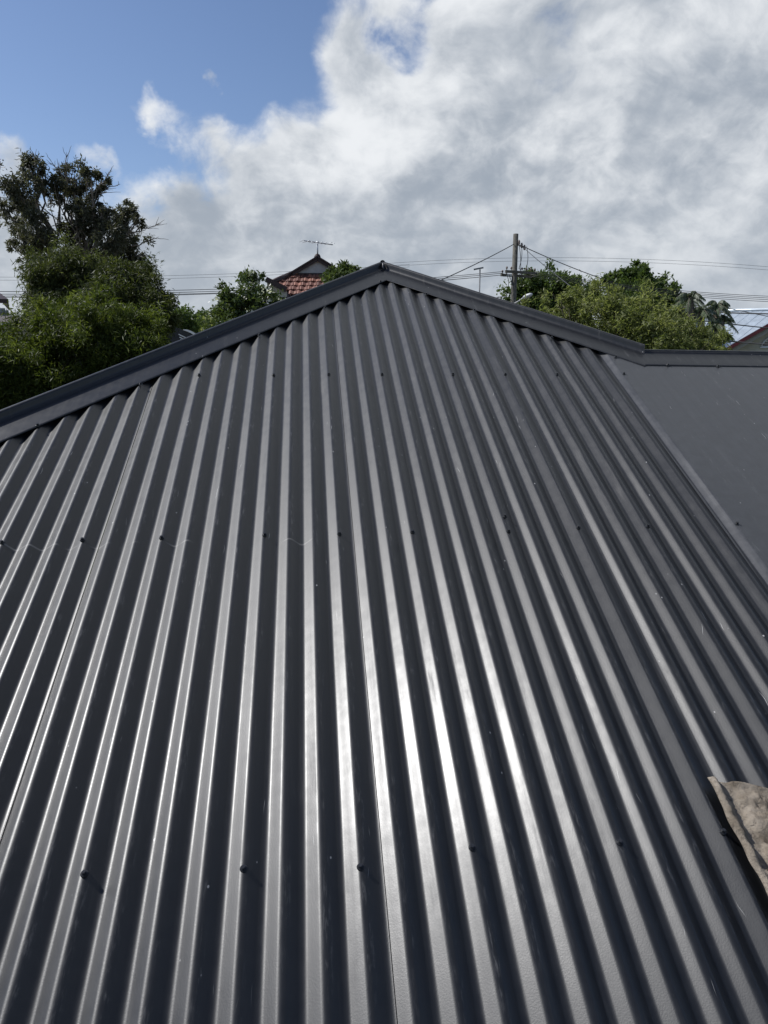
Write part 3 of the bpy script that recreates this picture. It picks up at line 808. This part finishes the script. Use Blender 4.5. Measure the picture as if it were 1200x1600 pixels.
def tiled_house():
    D = 26.0; s = D/FPX
    A = at(496, 402, D); r, f = face_frame(A)
    root = empty('tiled_house', (A.x, A.y, 0), 'house with red terracotta tiled roof and dark barge boards on its gablet', 'house')
    def p(dx, dz, df=0.): return A + r*(dx*s) + f*df + Vector((0, 0, -dz*s))       # pixel offsets right / down
    # gablet: infill triangle, barges, short ridge
    b = MB(); b.prism([p(-34, 22.5, -.06), p(34, 22.5, -.06), p(0, 4, -.06)], f*.08); b.build('gablet_infill', M_INFILL, root)
    for sg in (-1, 1):
        b = MB(); b.beam(p(0, 2.6, -.12), p(sg*42, 26.5, -.12), .05, 6.2*s, up=(0, 0, 1)); b.build('barge_board', M_BROWN, root)
        b = MB(); b.beam(p(0, -.2, -.1), p(sg*42, 24.2, -.1), .22, 2.0*s); b.build('verge_tiles', M_BROWN, root)
    b = MB(); b.beam(p(-30, 23.8, -.02), p(33, 23.8, -.02), .10, 2.0*s); b.build('gablet_sill', M_BROWN, root)
    b = MB(); b.tube([p(0, 0, -.1), p(0, 0, 5)], .11, 8); b.build('ridge_tile', M_BROWN, root, True)
    # side slopes behind the gablet
    for sg in (-1, 1):
        b = MB(); b.prism([p(0, 1, .0), p(sg*68, 41, .0), p(sg*68, 41, 7), p(0, 1, 7)], (0, 0, -.06)); b.build('roof_slope', M_TILE, root)
    # tiled hip face
    slope = rad(30)
    g = random.Random(4)
    rows = 17; vs = []; fs = []; tt = []
    step = .31
    z0 = 24.5*s
    for i in range(rows):
        zz = z0 + (i+1)*step*math.sin(slope); ff = -(i+1)*step*math.cos(slope)
        xl_ = -36*s - (i+1)*step*math.cos(slope)*1.03; xr_ = 36*s + (i+1)*step*math.cos(slope)*1.2
        vz = zz/s-43.5
        if vz > 0: xl_ = (-71+vz*2.0)*s
        xx = xl_ + (.14 if i % 2 else 0)
        while xx < xr_:
            w = .255; o_ = A + r*xx + f*ff + Vector((0, 0, -zz)) + Vector((0, 0, g.uniform(-.006, .006)))
            up_ = f*math.cos(slope)+Vector((0, 0, math.sin(slope))); nn = -f*math.sin(slope)+Vector((0, 0, math.cos(slope)))
            prof = [(0, .035), (.05, .075), (.11, .052), (.16, .035), (.21, .055), (w, .06)]
            n0 = len(vs); t = min(1, max(0, g.gauss(.5, .24)))
            for (a, h) in prof: vs.append(o_+r*a+nn*h); tt.append(t)
            for (a, h) in prof: vs.append(o_+r*a+up_*(step*1.05)+nn*(h-.035)); tt.append(t)
            for (a, h) in prof: vs.append(o_+r*a+nn*(h-.04)); tt.append(t)
            m_ = len(prof)
            for q in range(m_-1):
                fs.append((n0+q, n0+q+1, n0+m_+q+1, n0+m_+q)); fs.append((n0+2*m_+q, n0+2*m_+q+1, n0+q+1, n0+q))
            xx += w
    me = mesh('roof_tiles', vs, fs); a_ = me.attributes.new('tint', 'FLOAT', 'POINT'); a_.data.foreach_set('value', tt)
    o = link('roof_tiles', me, M_TILE2, root); o['kind'] = 'stuff'
    L = rows*step
    b = MB()
    top_l, top_r = A+r*(-36*s)+Vector((0, 0, -z0-.03)), A+r*(36*s)+Vector((0, 0, -z0-.03))
    bl = A+r*(-36*s-L*math.cos(slope)*1.03)+f*(-L*math.cos(slope))+Vector((0, 0, -z0-L*math.sin(slope)-.03))
    br = A+r*(36*s+L*math.cos(slope)*1.2)+f*(-L*math.cos(slope))+Vector((0, 0, -z0-L*math.sin(slope)-.03))
    k_ = (43.5-24.5)*s/math.tan(slope)
    ml = A+r*(-70*s)+f*(-k_)+Vector((0, 0, -43.5*s-.03)); bl = A+r*(20*s)+f*(-L*math.cos(slope))+Vector((0, 0, -z0-L*math.sin(slope)-.03))
    b.prism([top_l, top_r, br, bl, ml], (0, 0, -.05)); b.build('roof_underlay', M_BROWN, root)
    b = MB(); b.tube([top_l+Vector((0, 0, .06)), ml+Vector((0, 0, .08))], .10, 8); b.build('hip_tile', M_BROWN, root, True)
    b = MB(); b.tube([top_r+Vector((0, 0, .06)), br+Vector((0, 0, .08))], .10, 8); b.build('hip_tile', M_BROWN, root, True)
    # walls
    ze = bl.z-.1; bl = A+r*(-64*s)+f*(-L*math.cos(slope)); c = (bl+br)/2+f*5.2
    R3_ = Matrix((r, f, Vector((0, 0, 1)))).transposed()
    b = MB(); b.box((c.x, c.y, ze/2), ((br-bl).dot(r)-1., 8., ze), R3_); b.build('wall', M_BRICK, root)
    # little side gable with dark barge at the left
    b = MB(); q0, q1 = p(-72, 38.5, -1.5), p(-44, 52, -1.5)
    b.beam(q0, q1, .25, .16); b.build('side_barge', M_BROWN, root)
    b = MB(); b.prism([p(-71, 41.5, -1.42), p(-44, 54, -1.42), p(-44, 75, -1.42), p(-71, 75, -1.42)], f*.3); b.build('side_wall', M_BRICK, root)
    return root
def tile_mats():
    global M_TILE, M_TILE2
    M_TILE = mat('terracotta', (.17, .065, .045), .75, var=.3, vscale=3)
    m = bpy.data.materials.new('terracotta_tiles'); m.use_nodes = True
    t = NT(m.node_tree); b = m.node_tree.nodes['Principled BSDF']
    a = t.new('ShaderNodeAttribute'); a.attribute_name = 'tint'
    P = t.new('ShaderNodeTexCoord').outputs['Object']
    c = t.mix(a.outputs['Fac'], (.10, .036, .026), (.30, .125, .082))
    c = t.mix(t.smooth(t.noise(P, 5, 5, .65), .58, .80), c, (.26, .20, .16))
    t.put(b.inputs['Base Color'], c); b.inputs['Roughness'].default_value = .7
    M_TILE2 = m
tile_mats()
tiled_house()

def antenna(name, label, px, py_top, py_base, dist, boom, elems, tilt=.0):
    top, base = at(px, py_top, dist), at(px, py_base, dist); r, f = face_frame(top)
    base = Vector((top.x, top.y, base.z))
    root = empty(name, base, label, 'antenna')
    b = MB(); b.tube([base, top+Vector((0, 0, .05))], .024, 8); b.build('mast', M_GALV, root, True)
    s = dist/FPX
    bm_ = MB(); bd = (r*math.cos(.45)+f*math.sin(.45)); c = top
    bm_.tube([c-bd*boom*.5+Vector((0, 0, .03)), c+bd*boom*.5-Vector((0, 0, .03))], .017, 6); bm_.build('boom', M_GALV, root, True)
    el = Vector((-bd.y, bd.x, 0))
    for i in range(elems):
        q = c+bd*boom*(-.5+i/(elems-1)); L = .14+.16*abs(math.sin(i*1.3+.4))
        e = MB(); e.tube([q-el*L, q+el*L], .007, 5); e.build('element', M_GALV, root, True)
    return root
antenna('television_antenna', 'thin television antenna on the ridge of the tiled house', 496, 379, 403, 26, 1.15, 8)

M_MAST = mat('mast_paint', (.16, .165, .17), .6)
def t_mast():
    D = 27; top = at(750, 421, D); base = Vector((top.x, top.y, at(750, 500, D).z)); r, f = face_frame(top)
    root = empty('service_mast', (top.x, top.y, 0), 'thin grey T topped mast left of the timber pole', 'mast')
    b = MB(); b.tube([Vector((top.x, top.y, 0)), top], .026, 8); b.build('mast', M_MAST, root, True)
    b = MB(); b.beam(top-r*.22+Vector((0, 0, .0)), top+r*.12+Vector((0, 0, .06)), .05, .05); b.build('crossbar', M_MAST, root)
t_mast()

def flue():
    D = 17; top = at(381, 433, D); root = empty('flue_pipe', (top.x, top.y, 0), 'metal flue pipe with round cap above the flowering shrub', 'flue')
    s = D/FPX
    b = MB(); b.tube([(top.x, top.y, 0), (top.x, top.y, top.z-.09)], 2.9*s, 12); b.build('pipe', M_GALVD, root, True)
    b = MB(); b.tube([(top.x, top.y, top.z-.12), (top.x, top.y, top.z-.10), (top.x, top.y, top.z-.03), (top.x, top.y, top.z)], [2.6*s, 3.6*s, 3.6*s, 2.2*s], 14); b.build('cap', M_GALV, root, True)
M_GALVD = mat('dull_steel', (.13, .125, .12), .6, .4, .5, .25, 10)
flue()

def cream_house():
    D = 27.0; s = D/FPX; O = at(1133, 548, D); r, f = face_frame(at(1200, 540, D))
    # gable end turned a little
    root = empty('cream_house', (O.x+2, O.y, 0), 'cream gabled house with maroon barge and arched window at the right edge', 'house')
    def p(px, py, df=0.): return O + r*((px-1133)*s) + Vector((0, 0, -(py-548)*s)) + f*df
    half = 150; rise = 97
    apex = (1133+half, 548-rise)
    b = MB(); b.prism([p(1135.5, 551.5), p(1133+2*half-2.5, 551.5), p(apex[0], apex[1]-1.6)], f*.2); b.build('gable_wall', M_CREAM, root)
    b = MB(); zz = p(1133, 553).z; c = p(apex[0], 553, 4)
    R3_ = Matrix((r, f, Vector((0, 0, 1)))).transposed()
    b.box((c.x, c.y, zz/2), ((2*half-50)*s, 8, zz), R3_); b.build('wall', M_CREAM, root)
    for sg in (-1, 1):
        e = (apex[0]+sg*half, 548)
        b = MB(); b.beam(p(e[0], e[1], -.35), p(*apex, -.35), .06, .11); b.build('barge_board', M_MAROON, root)
        b = MB(); b.beam(p(e[0], e[1]+5.6, -.30), p(apex[0], apex[1]+5.6, -.30), .04, .15); b.build('barge_trim', M_CREAMTRIM, root)
        b = MB(); b.beam(p(e[0]+sg*1, e[1]+5.6, -.02), p(apex[0], apex[1]+6, -.02), .62, .03); b.build('soffit', M_CREAMTRIM, root)
        b = MB(); b.prism([p(e[0], e[1]-3.2, -.36), p(apex[0], apex[1]-3.2, -.36), p(apex[0], apex[1]-3.2, 8), p(e[0], e[1]-3.2, 8)], (0, 0, -.04)); b.build('roof_slope', M_ZINC, root)
    # arched window
    win = empty_child('arched_window', root)
    cx, by, R_ = 1201, 543, 23.5
    arcp = [(cx+R_*math.cos(a), by-15.5*math.sin(a)) for a in [math.pi*i/20 for i in range(21)]]
    b = MB(); b.prism([p(x, y, -.015) for x, y in arcp], f*.02); b.build('pane', M_GLASS, win)
    b = MB(); pts = [p(x, y, -.03) for x, y in arcp]; b.tube(pts+[pts[0]], .030, 6, False); b.build('frame', M_WHITE, win, True)
    for xx in (-15, -7.5, 0, 7.5, 15):
        h = 15.5*math.sqrt(max(0, 1-(xx/R_)**2))
        b = MB(); b.beam(p(cx+xx, by, -.03), p(cx+xx, by-h, -.03), .018, .018); b.build('glazing_bar', M_WHITE, win)
    b = MB(); b.beam(p(cx-20, by-7.2, -.034), p(cx+20, by-7.2, -.034), .018, .018); b.build('glazing_bar', M_WHITE, win)
    b = MB(); b.beam(p(cx-25, by+.8, -.04), p(cx+25, by+.8, -.04), .05, .04); b.build('window_sill', M_WHITE, win)
def empty_child(name, parent):
    o = bpy.data.objects.new(name, None); COL.objects.link(o); o.parent = parent; o.empty_display_size = .1
    return o
cream_house()

def zinc_house():
    D = 42.0; s = D/FPX; O = at(1125, 487, D); r, f = face_frame(at(1180, 500, D))
    root = empty('metal_roofed_house', (O.x, O.y, 0), 'house with pale silvery metal roof behind the cream gable', 'house')
    def p(px, py, df=0.): return O + r*((px-1125)*s) + Vector((0, 0, -(py-487)*s)) + f*df
    # roof plane with standing ribs; rises away from the viewer
    a, b_, c, d = p(1040, 566, -3.6), p(1420, 566, -3.6), p(1400, 486, 0), p(1060, 486, 0)
    b = MB(); b.prism([a, b_, c, d], (0, 0, -.06)); b.build('roof_slope', M_ZINC, root)
    n = 22
    nn = (b_-a).cross(d-a).normalized()
    if nn.z < 0: nn = -nn
    for i in range(n+1):
        q = i/n; u, v = a.lerp(b_, q*.8), d.lerp(c, q*.8+.2)
        e = MB(); e.beam(u+nn*.004, v+nn*.002, .12, .014, up=nn); e.build('roof_rib', M_ZINC, root)
    b = MB(); b.tube([d, c], .09, 8); b.build('ridge_cap', M_ZINC, root, True)
    b = MB(); b.prism([p(1420, 566, 4.0), p(1040, 566, 4.0), d, c], (0, 0, -.06)); b.build('roof_slope', M_ZINC, root)
    R3_ = Matrix((r, f, Vector((0, 0, 1)))).transposed(); m_ = (a+b_)/2+f*3.8; h = a.z-.05
    b = MB(); b.box((m_.x, m_.y, h/2), ((b_-a).length-1, 6.4, h), R3_); b.build('wall', M_CREAM, root)
zinc_house()

def simple_house(name, label, pl, pr, py_eave, py_ridge, dist, wall, roof, depth=7., inset=.32, win=()):
    """hip-roofed house: front eave from pixel pl to pr at py_eave, ridge at py_ridge"""
    s = dist/FPX; O = at(pl, py_eave, dist); r, f = face_frame(at((pl+pr)/2, py_eave, dist))
    W = (pr-pl)*s; H = (py_eave-py_ridge)*s
    root = empty(name, (O.x, O.y, 0), label, 'house')
    e = [O, O+r*W, O+r*W+f*depth, O+f*depth]; r0 = O+r*W*inset+f*depth/2+Vector((0, 0, H)); r1 = O+r*W*(1-inset)+f*depth/2+Vector((0, 0, H))
    b = MB(); b.add(e+[r0, r1]+[q-Vector((0, 0, .12)) for q in e], [(0, 1, 5, 4), (1, 2, 5), (2, 3, 4, 5), (3, 0, 4), (6, 7, 1, 0), (7, 8, 2, 1), (8, 9, 3, 2), (9, 6, 0, 3)]); b.build('roof', roof, root)
    R3_ = Matrix((r, f, Vector((0, 0, 1)))).transposed(); c = O+r*W/2+f*depth/2; h = O.z-.10
    b = MB(); b.box((c.x, c.y, h/2), (W-.8, depth-.8, h), R3_); b.build('wall', wall, root)
    b = MB(); b.beam(O-f*.04-Vector((0, 0, .06)), O+r*W-f*.04-Vector((0, 0, .06)), .08, .12); b.build('gutter', M_WHITE, root)
    for (x0, x1, y0, y1) in win:
        q = O+r*((x0+x1)/2-pl)*s+f*.38+Vector((0, 0, (py_eave-(y0+y1)/2)*s))
        w_ = MB(); w_.box(q, ((x1-x0)*s, .06, (y1-y0)*s), R3_); wo = w_.build('window', M_WHITE, root)
        w_ = MB(); w_.box(q-f*.02, ((x1-x0)*s*.8, .06, (y1-y0)*s*.8), R3_); w_.build('pane', M_GLASS, wo)
    return root
simple_house('brown_roofed_house', 'far house with brown hip roof at the left edge', -60, 62, 503, 489, 48, M_BRICK, M_FARB, 9, .3, ((2, 8, 504.5, 509), (14, 22, 505, 511)))
def eave_corner():
    D = 30; s = D/FPX; O = at(12, 470, D); r, f = face_frame(O)
    root = empty('overhanging_house', (O.x-4, O.y, 0), 'house at the left edge showing only its dark brown eave corner', 'house')
    def p(px, py, df=0): return O+r*((px-12)*s)+f*df+Vector((0, 0, -(py-470)*s))
    b = MB(); b.add([p(13, 468), p(-120, 468), p(-120, 430, 4), p(-20, 430, 4), p(13, 468, 7.5), p(13, 470), p(-120, 470)], [(0, 1, 2, 3), (0, 3, 4), (0, 5, 6, 1)]); b.build('roof', M_BROWN, root)
    b = MB(); b.beam(p(13, 470.5), p(-120, 470.5), .12, .14); b.build('gutter', M_BROWN, root)
    b = MB(); b.prism([p(-8, 471, .5), p(-120, 471, .5), p(-120, 471, 7), p(-8, 471, 7)], (0, 0, -p(0, 471).z)); b.build('wall', M_BRICK, root)
eave_corner()
def roof_box():
    D = 52; s = D/FPX; c = at(46, 484, D); r, f = face_frame(c); R3_ = Matrix((r, f, Vector((0, 0, 1)))).transposed()
    root = empty('roof_terrace_box', (c.x, c.y, 0), 'grey green glazed box tower rising behind the brown roofed house', 'building')
    M = mat('green_grey_panel', (.06, .085, .08), .5, var=.15)
    b = MB(); b.box((c.x, c.y, c.z/2+.1), (15*s, 2.5, c.z+.2), R3_); b.build('wall', M, root)
    b = MB(); t_ = at(46, 477, D); b.box((c.x, c.y, t_.z+.03), (17*s, 2.7, .08), R3_); b.build('roof', M_GALVD, root)
    for dx in (-2.2, 3.5):
        q = c+r*dx*s-f*1.27; b = MB(); b.box(q, (4.2*s, .05, 8*s), R3_); b.build('window', M_GLASS, root)
roof_box()

def curved_roof():
    D = 30; s = D/FPX; O = at(258, 505, D); r, f = face_frame(O)
    root = empty('dark_roofed_building', (O.x, O.y, 0), 'dark roofed building with curved white edge beyond the left hip', 'building')
    def p(px, py, df=0): return O+r*((px-258)*s)+f*df+Vector((0, 0, -(py-505)*s))
    curve = [(225, 505), (245, 502), (262, 506), (275, 511), (283, 514), (292, 518), (300, 523), (307, 530), (312, 540), (316, 556)]
    b = MB(); b.add([p(x, y, 0) for x, y in curve]+[p(x, y, 3.) for x, y in curve]+[p(x-3, 600, 0) for x, y in curve], [(i, i+1, 10+i+1, 10+i) for i in range(9)]+[(i+1, i, 20+i, 20+i+1) for i in range(9)]); b.build('roof', M_DARKROOF, root)
    top = [(283, 513.5), (288, 513.6), (294, 515.5), (300, 519.), (306, 524.5), (309, 529)]
    bot = [(283, 514.6), (288, 516.2), (294, 519.0), (300, 523.2), (306, 528.5), (309, 532)]
    b = MB(); b.prism([p(x, y, -.05) for x, y in top]+[p(x, y, -.05) for x, y in reversed(bot)], f*.5); b.build('white_edge', M_WHITE, root)
    for (x0, y0, x1, y1) in ((276, 520.5, 286, 525.5), (278, 528, 284, 531.2), (277, 524.5, 282, 527.2)):
        b = MB(); b.beam(p(x0, y0, -.04), p(x1, y1, -.04), .05, .035); b.build('white_slat', M_WHITE, root)
curved_roof()

def far_block(label, x0, x1, ytop, dist, seed):
    s = dist/FPX; c = at((x0+x1)/2, ytop, dist); r, f = face_frame(c); R3_ = Matrix((r, f, Vector((0, 0, 1)))).transposed()
    root = empty('far_building', (c.x, c.y, 0), label, 'building', 'far city buildings'); W = (x1-x0)*s
    b = MB(); b.box((c.x, c.y, c.z/2), (W, W*.8, c.z), R3_); b.build('wall', M_FARW, root)
    b = MB(); b.box((c.x, c.y, c.z+.5), (W*.5, W*.4, 1.), R3_); b.build('roof_plant', M_FARW, root)
    for i in range(4):
        q = c-f*(W*.4+.03); b = MB(); b.box((q.x, q.y, c.z-1.6-i*3.2), (W*.92, .1, 1.3), R3_); b.build('window_band', M_GLASS, root)
far_block('far city block just right of the feathery tree', 276, 287, 486.5, 420, 1)
far_block('far pale city block over the distant trees', 315, 328, 492, 460, 2)
far_block('far city block at the left edge above the brown roof', -4, 11, 485, 400, 3)
def lattice():
    D = 160; s = D/FPX; top = at(338, 486, D); r, f = face_frame(top)
    root = empty('far_pole', (top.x, top.y, 0), 'far thin power pole on the skyline beside the flowering shrub', 'pole')
    b = MB(); b.tube([(top.x, top.y, 0), top], .16, 8); b.build('pole', M_TIMBER, root, True)
    for dz in (4, 9): 
        b = MB(); q = top-Vector((0, 0, dz*s)); b.beam(q-r*3.5*s, q+r*3.5*s, .18, .18); b.build('crossarm', M_TIMBER, root)
lattice()

# ------------------------------------------------------------------ utility pole, lamp, wires
PD = 35.0; PS = PD/FPX
ptop = at(806, 365.5, PD); PR, PF = face_frame(ptop)
def pp(px, py, df=0.): return ptop+PR*((px-806)*PS)+PF*df+Vector((0, 0, -(py-365.5)*PS))
M_LAMP = mat('lamp_grey_paint', (.42, .43, .44), .45)
def utility_pole():
    root = empty('utility_pole', (ptop.x, ptop.y, 0), 'weathered timber utility pole with crossarms and street lamp above the right hip', 'utility pole')
    b = MB(); b.tube([(ptop.x, ptop.y, 0), (ptop.x, ptop.y, 5), (ptop.x, ptop.y, ptop.z)], [.16, .135, .115], 14); b.build('pole', M_TIMBER, root, True)
    # crossarms run mostly away from the viewer
    ad = (PR*.8+PF*.6).normalized()
    for dz, off in ((53.5, -.16), (57.5, .16)):
        c = pp(806, 365.5+dz)+Vector((-ad.y, ad.x, 0))*off
        b = MB(); b.beam(c-ad*.62, c+ad*1.1, .09, .11); b.build('crossarm', M_TIMBER, root)
        for k in (-.55, -.3, .3, .55, .8, 1.02):
            q = c+ad*k+Vector((0, 0, .055)); e = MB()
            e.tube([q, q+Vector((0, 0, .05)), q+Vector((0, 0, .08)), q+Vector((0, 0, .13)), q+Vector((0, 0, .16))], [.012, .02, .05, .045, .02], 8); e.build('insulator', M_CERAMIC, root, True)
    c = pp(797, 423); b = MB(); b.box(c, (.42, .2, .09)); b.build('bracket', M_GALV, root)
    for (x0, y0, x1, y1) in ((793, 419, 798, 440), (798, 422, 803, 450), (811, 380, 814, 430), (815, 384, 812, 415), (822, 384, 823, 414), (813, 414, 816, 436)):
        pts = [pp(x0+(x1-x0)*q+2.0*math.sin(q*3.1), y0+(y1-y0)*q, -.25) for q in [i/8 for i in range(9)]]
        b = MB(); b.tube(pts, .014, 5); b.build('jumper_cable', M_WIRE, root, True)
    for (x, y) in ((811, 378), (815, 382), (819, 385)):
        b = MB(); q = pp(x, y, -.1); b.tube([q-Vector((0, 0, .11)), q-Vector((0, 0, .04)), q+Vector((0, 0, .04)), q+Vector((0, 0, .11))], [.03, .055, .055, .03], 8); b.build('strain_insulator', M_CERAMIC, root, True)
    b = MB(); b.beam(pp(806, 379), pp(821, 386), .05, .05); b.build('top_bracket', M_GALVD, root)
    lamp = empty_child('street_lamp', root)
    b = MB(); b.tube([pp(805, 465, -.14), pp(813, 461, -.4), pp(822, 455.5, -.7)], [.035, .032, .032], 8); b.build('lamp_arm', M_LAMP, lamp, True)
    a0, a1 = pp(820, 456, -.68), pp(832, 452.5, -.95)
    t = (a1-a0); pts = [a0+t*q for q in (0, .12, .45, .8, 1)]
    b = MB(); b.tube(pts, [.04, .065, .09, .08, .04], 12); b.build('lamp_head', M_LAMP, lamp, True)
    b = MB(); b.tube([p_-Vector((0, 0, .05)) for p_ in pts[1:4]], [.045, .065, .045], 10); b.build('lamp_lens', mat('lamp_lens_plastic', (.35, .35, .33), .2), lamp, True)
utility_pole()

def wire(a, b, sag, r, label, name='power_line', group='overhead wires'):
    a, b = Vector(a), Vector(b); n = 28
    pts = [a.lerp(b, i/n)-Vector((0, 0, sag*4*(i/n)*(1-i/n))) for i in range(n+1)]
    m_ = MB(); m_.tube(pts, r*.72, 5)
    o = m_.build(name, M_WIRE, None, True); tag(o, label, 'wire', group); return o
# mains to the left
for i, (y0, y1, dd) in enumerate(((418.5, 450, -.3), (420, 454.5, -.1), (421.5, 457.5, .2), (420.5, 460, .5))):
    wire(pp(790, y0, dd), at(-160, y1+3, 33+i*.4), .35, .017, ['topmost', 'second', 'third', 'lowest'][i]+' of the four mains wires running left from the pole crossarm')
for i, (y0, y1, dd) in enumerate(((418, 452, .3), (419, 455, .5), (420, 458, .7), (421, 461.5, .9))):
    wire(pp(836-i*3, y0, dd), at(1320, y1+14, 34+i*.4), .25, .015, ['topmost', 'second', 'third', 'lowest'][i]+' of the four mains wires running right from the pole crossarm')
# faint high wires far behind
wire(at(-150, 431, 90), at(640, 413, 88), .6, .02, 'upper faint far wire across the sky left of the apex')
wire(at(-150, 436, 90), at(640, 417, 88), .6, .02, 'lower faint far wire across the sky left of the apex')
wire(at(600, 412, 88), at(1350, 432, 95), -1.2, .02, 'upper faint far wire across the sky right of the apex')
wire(at(600, 417, 88), at(1350, 437, 95), -1.2, .02, 'lower faint far wire across the sky right of the apex')
# stays and services
wire(pp(804, 380, -.12), at(560, 490, 22), .12, .026, 'dark stay wire from the pole top down to the left')
wire(pp(815, 382), at(1140, 487, 40), .35, .026, 'dark wire from the pole top down to the right')
wire(pp(817, 384), at(930, 476, 20), .05, .018, 'thin service wire from the pole top dropping steeply to the right')
wire(pp(797, 451.5), at(640, 484, 24), .05, .024, 'upper service wire below the crossarm running left')
wire(pp(795, 453.5), at(650, 497, 24), .05, .018, 'lower service wire below the crossarm running left')
wire(at(1040, 484, 28), at(1330, 491, 26), .05, .030, 'thick dark cable just above the silvery roof')
wire(at(1120, 478, 30), at(1330, 518, 22), .02, .018, 'thin sloping wire above the silvery roof')
wire(at(1060, 497, 25), at(1330, 525, 24), .02, .022, 'dark wire crossing the silvery roof')
wire(at(1100, 529.5, 24), at(1330, 547, 23), .02, .026, 'dark wire crossing the arched window of the cream house')
